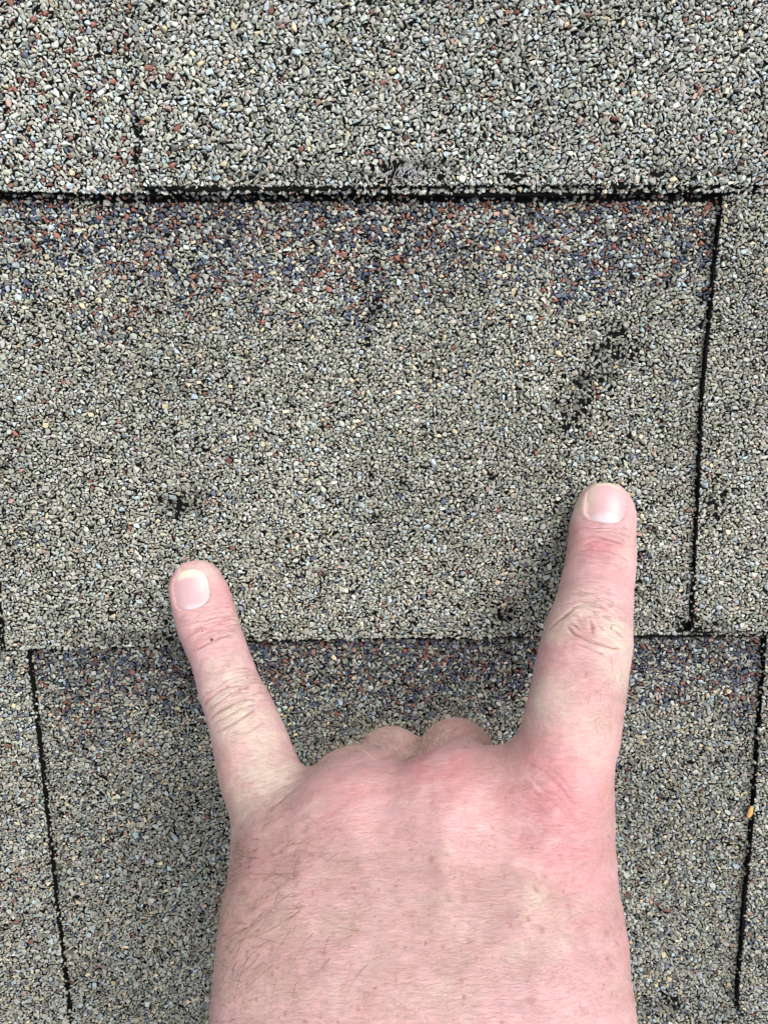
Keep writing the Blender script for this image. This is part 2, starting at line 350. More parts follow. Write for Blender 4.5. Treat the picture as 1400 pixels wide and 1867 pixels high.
THB = [(36.0,-104.0,86.0,14.0,12.0),(41.0,-92.0,68.0,13.5,12.0),(38.0,-84.0,50.0,12.0,11.0),(30.0,-78.0,33.0,11.0,10.0),
       (20.0,-72.0,13.5,11.0,8.5)]
PALM = [(9.0,-64.5,65.5,36.5,11.5),(9.6,-67.0,70.0,39.8,14.0),(8.1,-70.2,77.0,40.8,15.5),
        (7.4,-72.9,82.0,40.7,16.0),(7.2,-77.5,88.5,40.2,16.5),(7.5,-82.0,93.5,39.5,17.0),(8.0,-95.0,102.0,35.0,18.0),
        (9.0,-115.0,113.0,31.0,19.5),(10.0,-145.0,126.0,31.5,22.0),(11.0,-185.0,142.0,35.0,26.0),(12.0,-215.0,154.0,37.0,29.0)]

def resample(rows, n):
    """Catmull-Rom through the stations."""
    R_ = np.array(rows, float); m = len(R_)
    E_ = np.vstack([2*R_[0]-R_[1], R_, 2*R_[-1]-R_[-2]]); out = []
    for i in range(m-1):
        p0, p1, p2, p3 = E_[i:i+4]
        for k in range(n):
            t = k/n
            out.append(0.5*((2*p1)+(-p0+p2)*t+(2*p0-5*p1+4*p2-p3)*t*t+(-p0+3*p1-3*p2+p3)*t**3))
    out.append(R_[-1]); return np.array(out)

class Chain:
    def __init__(s, rows, n=3, power=2.0, cap0=1.0, cap1=1.0, roll=0.0):
        s.st = resample(rows, n); s.power = power
        s.cap = (cap0, cap1); s.roll = roll
        s.lo = (s.st[:, :3]-np.maximum(s.st[:, 3:4], s.st[:, 4:5])).min(0)
        s.hi = (s.st[:, :3]+np.maximum(s.st[:, 3:4], s.st[:, 4:5])).max(0)
        c = s.st[:, :3]; T = np.gradient(c, axis=0); T /= np.linalg.norm(T, axis=1)[:, None]
        X = np.array([1.0, 0, 0]); S = X-(T@X)[:, None]*T; S /= np.linalg.norm(S, axis=1)[:, None]
        D = np.cross(S, T)                                   # dorsal side
        # tangents run base-wards on some chains; only |.| along D matters, roll is about T
        cr, sr = math.cos(roll), math.sin(roll)
        s.T, s.S, s.D = T, cr*S+sr*D, cr*D-sr*S
    def dist(s, P):
        best = np.full(len(P), 1e9); st = s.st; q = s.power
        for i in range(len(st)-1):
            a, b = st[i], st[i+1]; ab = b[:3]-a[:3]; L2 = ab@ab
            tt = np.clip(((P-a[:3])@ab)/L2, 0, 1)
            c = a[:3]+tt[:, None]*ab; w = a[3]+tt*(b[3]-a[3]); h = a[4]+tt*(b[4]-a[4])
            S = s.S[i]+tt[:, None]*(s.S[i+1]-s.S[i]); D = s.D[i]+tt[:, None]*(s.D[i+1]-s.D[i]); T = s.T[i]
            d = P-c; u = np.abs((d*S).sum(1))/w; v = np.abs((d*D).sum(1))/h
            cap = s.cap[0] if i == 0 else s.cap[1] if i == len(st)-2 else 1.0
            e = np.where((tt > 0) & (tt < 1), 0, d@T)/(np.minimum(w, h)*1.15*cap)
            rad = (u**q+v**q)**(1/q)
            k0 = np.sqrt(rad*rad+e*e)+1e-9
            k1 = np.sqrt((u/w)**2+(v/h)**2+(e/np.minimum(w, h))**2)+1e-9
            best = np.minimum(best, (k0-1)*np.clip(np.sqrt(u*u+v*v+e*e)/k1, np.minimum(w, h), np.maximum(w, h)))
        return best

class Ball:
    def __init__(s, c, r):
        s.c = np.array(c, float); s.r = np.array(r, float); s.lo = s.c-s.r; s.hi = s.c+s.r
    def dist(s, P):
        d = P-s.c; k0 = np.sqrt(((d/s.r)**2).sum(1))+1e-9; k1 = np.sqrt(((d/s.r**2)**2).sum(1))+1e-9
        return k0*(k0-1)/k1

def smin(a, b, k):
    h = np.maximum(k-np.abs(a-b), 0)/k
    return np.minimum(a, b)-h*h*k*0.25
def smax(a, b, k): return -smin(-a, -b, k)

palm_c = Chain(PALM, 3, 2.5)
knuck = [(Ball((12.5,-57.0,65.0),(13.0,12.0,11.5)), 10), (Ball((-7.0,-60.0,63.0),(13.0,12.0,11.0)), 9),
         (Ball((37.0,-54.0,65.5),(11.5,13.0,11.5)), 9), (Ball((25.5,-59.0,65.5),(10.0,11.0,11.0)), 9), (Ball((28.5,-52.5,59.0),(7.5,8.0,9.0)), 7), (Ball((-22.0,-68.0,59.0),(12.0,12,11.0)), 8),
         (Ball((-9.5,-58.5,51.0),(9.0,8.5,13.0)), 6), (Ball((-22.5,-74.0,70.0),(9.0,10,12.0)), 8)]
idx_c = Chain(IDX, 3, 2.15, cap0=1.22, roll=-0.06); pnk_c = Chain(PNK, 3, 2.15, cap0=1.22, roll=0.22)
mid_c = Chain(MID, 3); rng_c = Chain(RNG, 3); thb_c = Chain(THB, 3)
def near(o, P, m):
    return np.where(((P > o.lo-m) & (P < o.hi+m)).all(1))[0]
def join(d, o, P, k, m=9.0):
    i = near(o, P, m)
    if len(i): d[i] = smin(d[i], o.dist(P[i]), k)
    return d
def sdf(P):
    P = np.asarray(P, float)
    d = np.full(len(P), 30.0)
    i = near(palm_c, P, 12)
    if len(i): d[i] = np.minimum(d[i], palm_c.dist(P[i]))
    for b, k in knuck: d = join(d, b, P, k)
    d = join(d, idx_c, P, 5.0); d = join(d, pnk_c, P, 4.0)
    d = join(d, thb_c, P, 5.0)
    f = np.full(len(P), 30.0); f = join(f, mid_c, P, .8); f = join(f, rng_c, P, 1.2)
    return smin(d, f, 7.0)
def sdf_grad(P, e=0.25):
    g = np.stack([sdf(P+np.eye(3)[a]*e)-sdf(P-np.eye(3)[a]*e) for a in range(3)], 1)
    return g/(np.linalg.norm(g, axis=1)[:, None]+1e-9)

def surface_nets(lo, hi, h):
    lo = np.array(lo, float); n = np.ceil((np.array(hi)-lo)/h).astype(int)+1
    n = ((n+3)//4)*4+1
    # coarse pass, then exact values only near the surface
    ax = [lo[a]+np.arange(n[a])*h for a in range(3)]
    cx = [ax[a][::4] for a in range(3)]
    Pc = np.stack(np.meshgrid(*cx, indexing='ij'), -1); Dc = sdf(Pc.reshape(-1, 3)).reshape(Pc.shape[:3])
    D = np.repeat(np.repeat(np.repeat(Dc, 4, 0), 4, 1), 4, 2)[:n[0], :n[1], :n[2]].copy()
    nearm = np.abs(Dc) < 4*h*3.2
    # dilate so every fine point of a marked coarse cell is exact
    f = np.repeat(np.repeat(np.repeat(nearm, 4, 0), 4, 1), 4, 2)[:n[0], :n[1], :n[2]]
    I = np.argwhere(f)
    for s0 in range(0, len(I), 400000):
        J = I[s0:s0+400000]; D[J[:, 0], J[:, 1], J[:, 2]] = sdf(lo+J*h)
    neg = D < 0
    c = np.zeros(tuple(n-1), int)
    for dx in (0, 1):
        for dy in (0, 1):
            for dz in (0, 1):
                c += neg[dx:n[0]-1+dx, dy:n[1]-1+dy, dz:n[2]-1+dz]
    act = (c > 0) & (c < 8); A = np.argwhere(act)
    vid = -np.ones(act.shape, np.int64); vid[act] = np.arange(len(A))
    acc = np.zeros((len(A), 3)); cnt = np.zeros(len(A))
    cs = [(0,0,0),(1,0,0),(0,1,0),(1,1,0),(0,0,1),(1,0,1),(0,1,1),(1,1,1)]
    for i in range(8):
        for a in range(3):
            if cs[i][a]: continue
            p = np.array(cs[i]); q = p.copy(); q[a] = 1
            d0 = D[tuple((A+p).T)]; d1 = D[tuple((A+q).T)]; m = (d0 < 0) != (d1 < 0)
            t = np.where(m, d0/(d0-d1+1e-12), 0)
            pos = p+t[:, None]*(q-p); acc[m] += pos[m]; cnt[m] += 1
    V = lo+(A+acc/cnt[:, None])*h
    quads = []
    for a in range(3):
        b, cc = (a+1) % 3, (a+2) % 3
        sl0 = [slice(None)]*3; sl1 = [slice(None)]*3
        sl0[a] = slice(0, -1); sl1[a] = slice(1, None)
        x = neg[tuple(sl0)] != neg[tuple(sl1)]
        E_ = np.argwhere(x); E_ = E_[(E_[:, b] > 0) & (E_[:, cc] > 0)]
        E_ = E_[(E_[:, b] < n[b]-1) & (E_[:, cc] < n[cc]-1)]
        s0 = neg[tuple(E_.T)]
        def cell(db, dc):
            q = E_.copy(); q[:, b] += db; q[:, cc] += dc; return vid[tuple(q.T)]
        Q = np.stack([cell(-1, -1), cell(0, -1), cell(0, 0), cell(-1, 0)], 1)
        Q[~s0] = Q[~s0][:, ::-1]
        quads.append(Q)
    return V, np.vstack(quads)

def subdivide(V, Q):
    """one linear quad split"""
    n = len(V); E_ = np.vstack([Q[:, [i, (i+1) % 4]] for i in range(4)]); Es = np.sort(E_, 1)
    key = Es[:, 0]*n+Es[:, 1]; uq, first, inv = np.unique(key, return_index=True, return_inverse=True)
    M = (V[Es[first, 0]]+V[Es[first, 1]])/2; F_ = V[Q].mean(1); m = len(Q)
    e = [n+inv[i*m:(i+1)*m] for i in range(4)]; f = n+len(M)+np.arange(m)
    return np.vstack([V, M, F_]), np.vstack([np.stack([Q[:, i], e[i], f, e[i-1]], 1) for i in range(4)])

CREASES = [
(0.55,0.45,[(51.2,-6.5,22.3),(52.9,-5.9,23.1),(54.5,-5.7,23.9),(56.1,-5.8,24.6),(57.9,-5.9,24.9),(59.6,-6.4,25.3),(61.2,-7.0,25.4),(62.7,-8.2,25.6)]),
(0.3,0.45,[(52.7,-4.2,19.2),(53.7,-3.5,19.3),(55.1,-3.1,19.7),(56.4,-3.2,20.5),(57.7,-3.5,21.3),(59.4,-3.8,21.6),(61.5,-4.7,22.3),(63.0,-5.6,22.5)]),
(0.25,0.4,[(53.1,-4.6,20.7),(55.1,-4.0,21.2),(57.1,-4.2,22.2),(59.5,-4.7,22.9)]),
(0.22,0.45,[(50.1,-7.6,22.7),(50.9,-7.2,23.6),(53.2,-7.2,26.3),(55.2,-7.2,27.0),(57.1,-7.3,27.3)]),
(0.15,0.4,[(53.0,-2.7,17.0),(55.1,-2.0,18.1),(57.8,-1.9,19.1),(60.4,-1.9,19.1),(62.7,-2.5,19.2)]),
(0.15,0.4,[(54.3,-1.5,16.8),(56.3,-1.1,17.6),(58.8,-1.1,18.3),(61.8,-1.2,18.2)]),
(0.15,0.5,[(49.7,-8.7,26.0),(52.1,-8.2,27.9),(55.5,-8.0,28.6),(59.1,-8.4,28.4)]),
(0.3,0.5,[(43.8,-16.8,43.4),(45.7,-15.3,42.4),(47.9,-14.9,42.9),(50.5,-15.0,43.5),(52.3,-15.7,44.2),(54.1,-16.7,44.8)]),
(0.22,0.5,[(45.4,-14.6,40.4),(49.1,-13.8,41.2),(52.2,-14.0,41.7),(54.1,-15.0,42.5)]),
(0.5,0.7,[(39.5,-20.9,43.2),(40.8,-19.1,43.1),(42.5,-17.7,43.4),(44.0,-16.6,43.4)]),
(0.6,0.5,[(43.0,-19.2,46.5),(43.7,-20.0,48.2),(45.0,-20.5,49.6),(46.6,-21.0,50.5),(48.7,-21.5,51.2),(51.4,-22.3,51.3),(53.7,-23.0,50.6)]),
(0.4,0.45,[(43.5,-18.5,46.0),(44.7,-18.9,47.3),(45.6,-19.5,48.5)]),
(0.5,0.4,[(48.1,-17.4,46.5),(48.1,-18.4,47.7),(48.1,-19.8,49.3)]),
(0.25,0.5,[(49.1,-17.6,46.9),(51.2,-18.1,47.3),(53.4,-19.5,47.9),(55.4,-21.0,47.8)]),
(0.3,0.5,[(44.6,-21.8,51.4),(46.3,-22.2,52.1),(48.3,-22.8,52.9),(49.7,-23.6,53.5)]),
(0.2,0.5,[(45.3,-17.7,46.1),(46.1,-18.8,47.7),(46.3,-19.6,48.8)]),
(0.5,0.45,[(-50.8,-33.5,23.5),(-48.7,-32.2,24.1),(-45.8,-30.8,23.4),(-43.2,-30.1,21.8),(-41.4,-30.1,20.4)]),
(0.25,0.4,[(-50.4,-30.3,21.8),(-47.9,-29.1,21.3),(-45.2,-28.6,20.3),(-42.8,-29.1,19.6)]),
(0.2,0.4,[(-51.3,-31.5,22.1),(-49.1,-30.0,22.0),(-47.2,-28.8,21.0),(-45.6,-28.2,20.1)]),
(0.35,0.5,[(-45.6,-43.8,34.1),(-43.4,-41.0,34.7),(-40.2,-39.3,34.1),(-37.1,-39.1,33.5),(-34.6,-40.0,33.9)]),
(0.45,0.5,[(-43.5,-46.0,37.7),(-41.1,-43.6,38.4),(-37.9,-42.1,38.0),(-35.0,-41.4,36.6),(-32.7,-41.7,35.9)]),
(0.3,0.5,[(-42.6,-46.9,39.4),(-39.1,-44.3,40.4),(-36.1,-42.8,39.1),(-33.2,-42.5,37.9)]),
(0.4,0.5,[(-41.3,-47.7,41.7),(-38.3,-45.8,42.5),(-35.4,-44.3,41.4),(-32.6,-43.3,39.0)]),
(0.2,0.5,[(-44.4,-44.7,35.9),(-41.4,-41.8,36.6),(-38.3,-40.3,35.6),(-34.8,-40.5,34.9)]),
(0.2,0.5,[(-32.9,-46.4,44.6),(-31.3,-45.7,42.8),(-29.6,-45.5,41.4)]),
(0.4,0.8,[(-24.5,-54.2,64.4),(-22.3,-53.0,62.7),(-20.1,-52.0,60.3),(-17.7,-50.7,59.3),(-16.8,-50.4,57.7)]),
(0.06,0.5,[(-32.7,-54.0,55.6),(-28.3,-52.4,55.5),(-24.2,-51.8,53.1),(-20.9,-52.4,49.8)]),
(0.06,0.5,[(-33.3,-55.4,56.5),(-28.1,-53.4,57.3),(-23.2,-52.6,55.3),(-19.8,-52.7,52.9)]),
(0.06,0.5,[(-33.2,-56.7,57.7),(-28.5,-54.5,59.3),(-24.2,-53.3,58.8),(-20.9,-52.7,56.4)]),
(0.12,0.5,[(6.9,-45.1,60.6),(9.3,-44.2,61.6),(11.6,-43.7,63.3),(14.6,-43.6,64.2)]),
(0.12,0.5,[(7.2,-44.7,63.2),(9.8,-44.0,65.2),(13.1,-43.7,66.0)]),
(0.08,0.5,[(7.2,-47.1,54.8),(10.0,-45.2,56.4),(12.6,-44.0,59.2),(15.2,-43.6,61.3)]),
(0.06,0.5,[(13.6,-44.3,68.9),(15.7,-44.0,66.9),(17.4,-43.8,63.8)]),
(0.2,1.0,[(-0.4,-47.4,55.9),(1.5,-49.0,51.5),(4.3,-51.9,42.3),(7.6,-53.9,35.6),(9.5,-55.4,30.7)]),
(0.3,0.9,[(0.9,-48.7,52.1),(1.5,-49.1,50.8),(2.0,-49.6,49.8)]),
(0.2,0.5,[(30.4,-42.9,72.0),(32.8,-44.4,74.9),(34.9,-44.9,75.7),(37.2,-47.2,77.1)]),
(0.24,0.5,[(32.3,-42.1,72.5),(35.7,-43.4,74.8),(37.3,-45.4,76.2),(39.8,-46.8,76.6)]),
(0.16,0.5,[(34.7,-41.1,72.8),(37.0,-42.9,74.6),(38.1,-44.1,75.4)]),
(0.16,0.5,[(28.9,-43.7,71.8),(31.2,-45.4,75.0),(33.9,-45.9,76.2),(36.5,-48.2,77.7)]),
(0.14,0.5,[(29.6,-41.3,69.0),(32.4,-41.3,71.7),(34.5,-42.5,73.9),(35.5,-44.4,75.5)]),
(0.14,0.5,[(33.0,-45.1,75.5),(36.0,-46.4,76.7),(38.3,-49.1,77.9)])]
BLOBS = [('R',35,-42,74,13,1.15), ('R',41,-46,76,11,0.6), ('R',12,-44,64,10,0.9), ('R',56,-5,23,7,0.6), ('R',56,-9,31,8,0.4), ('R',52,-2,14,5,0.4), ('R',-49,-28,20,7,0.3), ('R',-286,-726,-1580,5,0.8), ('R',-158,-629,-1070,5,0.5), ('R',-44,-23,13,5,0.5), ('R',-8,-48,69,10,0.5), ('R',38,-24,49,7,0.6), ('R',42,-56,79,18,0.3), ('R',0,-48,54,5,0.5), ('R',21,-49,38,9,0.5), ('R',-35,-51,51,6,0.6), ('R',43,-28,61,7,0.5), ('R',18,-48,76,12,0.2), ('R',-26,-58,76,12,0.35), ('R',46,-19,48,4,0.6), ('R',43,-71,96,14,0.12), ('Y',54,-21,48,6,1.0), ('Y',41,-20,45,5,0.9), ('Y',47,-14,41,6,0.6), ('Y',35,-31,61,7,0.8), ('Y',53,4,11,4,1.0), ('Y',-37,-43,39,8,1.1), ('Y',-27,-52,55,9,1.1), ('Y',-41,-36,30,5,0.7), ('Y',53,-28,56,5,0.6), ('Y',-30,-48,46,5,0.6), ('Y',45,-36,69,7,0.6), ('Y',29,-59,88,4,0.6), ('Y',-50,-15,11,4,0.5), ('Y',-41,-27,13,3,0.5), ('T',49,-33,63,6,0.8), ('T',-27,-65,88,14,0.6), ('T',0,-52,36,9,0.25), ('T',21,-49,36,9,0.3), ('T',6,-57,85,26,0.25), ('T',46,-50,73,7,0.5), ('T',27,-43,68,8,0.4), ('T',-10,-67,101,22,0.3)]
SPECKS = [(-45.9,-30.5,23.0), (-48.8,-28.8,20.9), (-36.5,-39.8,34.5)]
# raised veins and tendons on the back: points, height, half width (mm)
RIDGES = [([(24.7,-56.9,82.9),(27.9,-58.6,86.3),(29.3,-60.9,90.2),(29.1,-63.9,95.0),(27.7,-66.9,100.5),(26.7,-70.1,104.1)], .6, 2.8),
          ([(13.0,-47.0,76.0),(12.0,-53.0,83.0),(11.0,-60.0,91.0)], .9, 3.2), ([(-8.0,-52.0,73.0),(-4.0,-57.0,82.0),(0.0,-63.0,92.0)], .7, 3.0),
          ([(35.0,-48.0,78.0),(30.0,-55.0,84.0),(24.0,-62.0,92.0)], .7, 3.0)]
# centre, radii, count, direction, length, radius, lift, curl, colour
HAIR = [((-24,-62,84),(12,14,16),36,(-1,-.3,.2),8.0,.055,.45,1.5,(.11,.065,.04)),
        ((-14,-64,94),(16,12,13),28,(-.6,-.8,.2),8.0,.050,.4,1.5,(.12,.07,.045)),
        ((-22,-62,84),(18,18,22),220,(-1,-.2,.2),3.8,.040,.5,1.1,(.17,.105,.07)),
        ((10,-58,86),(30,16,20),200,(-1,-.1,.2),3.0,.026,.35,.7,(.25,.155,.105)),
        ((-4,-52,46),(14,11,18),120,(-.6,.7,.2),3.6,.045,1.0,.6,(.56,.44,.31)),
        ((16,-51,46),(14,11,20),140,(.0,.7,.2),3.6,.045,1.0,.6,(.58,.45,.32)),
        ((4,-51,48),(24,11,18),160,(-.3,.7,.2),3.4,.040,.7,.8,(.20,.125,.08)),
        ((0,-51,36),(13,9,14),130,(-.2,.8,.1),3.4,.042,1.0,.6,(.56,.44,.31)),
        ((19,-48,36),(13,9,14),180,(.1,.8,.1),3.4,.042,1.0,.6,(.58,.45,.32)),
        ((48,-31,60),(9,10,12),70,(.2,1,.2),3.4,.040,.5,1.2,(.22,.11,.065)),
        ((-33,-54,50),(8,10,12),80,(-1,.3,0),2.4,.034,.5,.6,(.24,.15,.10)),
        ((-31,-70,88),(6,20,24),170,(-1,0,-.1),2.4,.040,1.3,.5,(.13,.08,.055))]

# ------------------------------------------------------------------ hand surface
V, Q = surface_nets((-72, -232, 0), (80, 16, 178), 1.2)
def neighbours(Q):
    E_ = np.vstack([Q[:, [i, (i+1) % 4]] for i in range(4)]); E_ = np.vstack([E_, E_[:, ::-1]]); return E_
def smooth_mesh(V, Q, it, lam=.5, mask=None):
    E_ = neighbours(Q); n = len(V); cnt = np.bincount(E_[:, 0], minlength=n).astype(float)
    for k in range(it):
        for f in (lam, -lam*1.04):                      # Taubin: no shrinking
            A = np.stack([np.bincount(E_[:, 0], V[E_[:, 1], a], n) for a in range(3)], 1)/cnt[:, None]-V
            if mask is not None: A = A*mask[:, None]
            V = V+f*A
    return V
def normals(V, Q):
    N = np.cross(V[Q[:, 2]]-V[Q[:, 0]], V[Q[:, 3]]-V[Q[:, 1]]); out = np.zeros_like(V)
    for i in range(4):
        for a in range(3): out[:, a] += np.bincount(Q[:, i], N[:, a], len(V))
    return out/(np.linalg.norm(out, axis=1)[:, None]+1e-12)
V = smooth_mesh(V, Q, 14)
V, Q = subdivide(V, Q); V = smooth_mesh(V, Q, 4)
# finer faces where creases and nails are
fc = V[Q].mean(1); fn = normals(V, Q)[Q].mean(1)
fine = (fn[:, 1]+fn[:, 2] > .15) & (fc[:, 2] > 6) & (fc[:, 1] > -62) & ~((fc[:, 0] > -15) & (fc[:, 0] < 24) & (fc[:, 1] < -56))
Vf, Qf = subdivide(V, Q[fine])
# weld back: the untouched faces keep the old vertices, which stay first in the list
Q = np.vstack([Q[~fine], Qf]); V = Vf
def poly_dist(P, pts):
    best = np.full(len(P), 1e9)
    if len(pts) == 1: return np.linalg.norm(P-pts[0], axis=1)
    for a, b in zip(pts[:-1], pts[1:]):
        ab = b-a; t = np.clip((P-a)@ab/(ab@ab), 0, 1); best = np.minimum(best, np.linalg.norm(P-a-t[:, None]*ab, axis=1))
    return best
N = normals(V, Q)
disp = np.zeros(len(V)); crease_red = np.zeros(len(V))
for dep, wid, pts in CREASES:
    P_ = resample([p for p in pts], 4) if len(pts) > 2 else np.array(pts, float)
    lo, hi = P_.min(0)-4, P_.max(0)+4; i = np.where(((V > lo) & (V < hi)).all(1))[0]
    # the polyline was read off the un-smoothed surface, so measure mostly across the surface
    dd = V[i]-P_[np.argmin(((V[i][:, None]-P_[None])**2).sum(2), 1)] if len(i) < 60000 else None
    d = poly_dist(V[i], P_)
    wid = wid*.68; w2 = wid*2.6; dep = dep*.85
    g = dep*(-1.0*np.exp(-(d/wid)**2)+.10*np.exp(-((d-w2)/w2)**2))
    # fade at the ends
    e = np.minimum(np.linalg.norm(V[i]-P_[0], axis=1), np.linalg.norm(V[i]-P_[-1], axis=1)); g *= np.clip(e/1.6+.15, 0, 1)
    disp[i] += g; crease_red[i] = np.maximum(crease_red[i], min(1, dep*2.4)*np.exp(-(d/(wid*.9))**2))
# veins and tendons under the skin of the back
for pts, h_, w_ in RIDGES:
    P_ = resample(pts, 5); d = poly_dist(V, P_); disp += h_*np.exp(-(d/w_)**2)
class Nail:
    def __init__(s, base, tip, n0, hw):
        s.b = np.array(base, float); t = np.array(tip, float); s.a = t-s.b; s.len = np.linalg.norm(s.a); s.a /= s.len
        n0 = np.array(n0, float); s.n = n0-(n0@s.a)*s.a; s.n /= np.linalg.norm(s.n); s.s = np.cross(s.a, s.n); s.hw = hw
    def width(s, t):
        t = np.asarray(t, float)
        f = np.where(t < .38, np.clip(1-np.clip(1-t/.38, 0, 1)**2.2, .0, 1)**(1/2.2), 1.0)
        return s.hw*np.maximum(f, .02)*np.where(t > .56, np.clip(1-(np.clip(t-.56, 0, 1)/.50)**2.4, .03, 1)**.5, 1)
    def local(s, P):
        d = P-s.b; return d@s.s, d@s.a, d@s.n
nails = [Nail((59.0,0.0,17.2), (60.8,9.6,10.8), (-.12,.62,.78), 5.5), Nail((-52.2,-24.1,17.2), (-54.5,-14.5,12.1), (-.12,.45,.88), 5.2)]
nail_mask = np.zeros(len(V))
for nl in nails:
    u, t, w = nl.local(V); tt = t/nl.len; near_ = (np.abs(u) < nl.hw+3) & (tt > -.4) & (tt < 1.25) & (w > -6) & (w < 5) & (N@nl.n > .05)
    ed = np.abs(u)-nl.width(np.clip(tt, 0, 1)); ed = np.where(tt < 0, np.hypot(np.maximum(ed, 0), -t), ed)
    ed = np.where((tt >= 0) & (tt < .3), np.minimum(ed, np.maximum(ed, 0)+0), ed)
    inside = near_ & (ed < 0) & (tt > 0)
    disp[inside] -= .28*np.clip(-ed[inside]/.6, 0, 1)
    fold = near_ & (ed >= 0) & (tt < .8)
    disp[fold] += .20*np.exp(-((ed[fold]-.55)/.85)**2)
    crease_red[fold] = np.maximum(crease_red[fold], .35*np.exp(-(ed[fold]/.5)**2))
V = V+N*disp[:, None]
# broad, shallow unevenness of flesh
def noise3(P, cell, seed):
    return (value_noise(P[:, 0]+P[:, 2]*.6, P[:, 1]-P[:, 2]*.7, cell, seed)-.5)
V = V+N*(.35*noise3(V, 7, 31)+.10*noise3(V, 2.2, 32))[:, None]

# ---- skin tint: blood under the skin, pale stretched joints, tan
base = np.array((.462, .290, .292)); red = np.array((.47, .185, .205)); yel = np.array((.485, .400, .335)); tan = np.array((.36, .235, .20))
col = np.tile(base, (len(V), 1))
col *= (1+.14*noise3(V, 9, 41)+.16*noise3(V, 3.2, 42))[:, None]
bk = np.clip((-46-V[:, 1])/10, 0, 1); tn = (bk*np.clip(.40+1.5*noise3(V, 6.0, 48)+1.1*noise3(V, 2.4, 49), 0, .9))[:, None]; col = col*(1-tn)+tn*(tan*.6+base*.4); col *= (1.07-.14*bk)[:, None]
mot = np.clip(.5+1.3*noise3(V, 4.5, 43)+.5*noise3(V, 1.7, 44), 0, 1)[:, None]; col = col*(1-.30*mot)+.30*mot*(red*.55+base*.45)
mot = np.clip(-.1+1.6*noise3(V, 5.5, 45)+.6*noise3(V, 2.0, 46), 0, 1)[:, None]; col = col*(1-.5*mot)+.5*mot*yel*.98
for kind, x, y, z, r, a in BLOBS:
    d2 = ((V-np.array((x, y, z)))**2).sum(1)/r**2
    f = (1.15*a*np.exp(-d2)*np.clip(.8+1.2*noise3(V, 3.0, 47), .2, 1.3))[:, None].clip(0, 1)*(.85 if kind == 'R' else .9)
    col = col*(1-f)+{'R': red, 'Y': yel, 'T': tan}[kind]*f
col = col*(1-.6*crease_red[:, None])+np.array((.25, .10, .09))*.6*crease_red[:, None]
# coordinates along and across the two stretched fingers, for the fine joint wrinkles
fco = np.zeros((len(V), 3)); wrk = np.zeros(len(V))
for ch, joints, Lmax in ((idx_c, ((9.5, 6.0, 1.0), (40.0, 8.5, 1.0)), 66), (pnk_c, ((13.0, 6.0, 1.0), (36.0, 8.0, 1.0)), 60)):
    i = near(ch, V, 3); cen = ch.st[:, :3]; seg = np.r_[0, np.cumsum(np.linalg.norm(np.diff(cen, axis=0), axis=1))]
    j = np.concatenate([np.argmin(((V[q][:, None]-cen[None])**2).sum(2), 1) for q in np.array_split(i, 8)])
    dlt = V[i]-cen[j]; al = seg[j]+(dlt*ch.T[j]).sum(1); ac = (dlt*ch.S[j]).sum(1)
    mk = .22+sum(a*np.exp(-((al-c)/w)**2) for c, w, a in joints)
    mk *= np.clip((Lmax-al)/10, 0, 1)*np.clip((al-1)/5, 0, 1)*np.clip(1.2-(ac/9.5)**2, 0, 1)*(N[i, 1]+N[i, 2] > 0)
    up_ = mk > wrk[i]; fco[i[up_], 0] = ac[up_]; fco[i[up_], 1] = al[up_]+(100 if ch is pnk_c else 0); wrk[i[up_]] = mk[up_]
freck = np.clip((-46-V[:, 1])/8, 0, 1)*(N[:, 1]+N[:, 2] > .1)

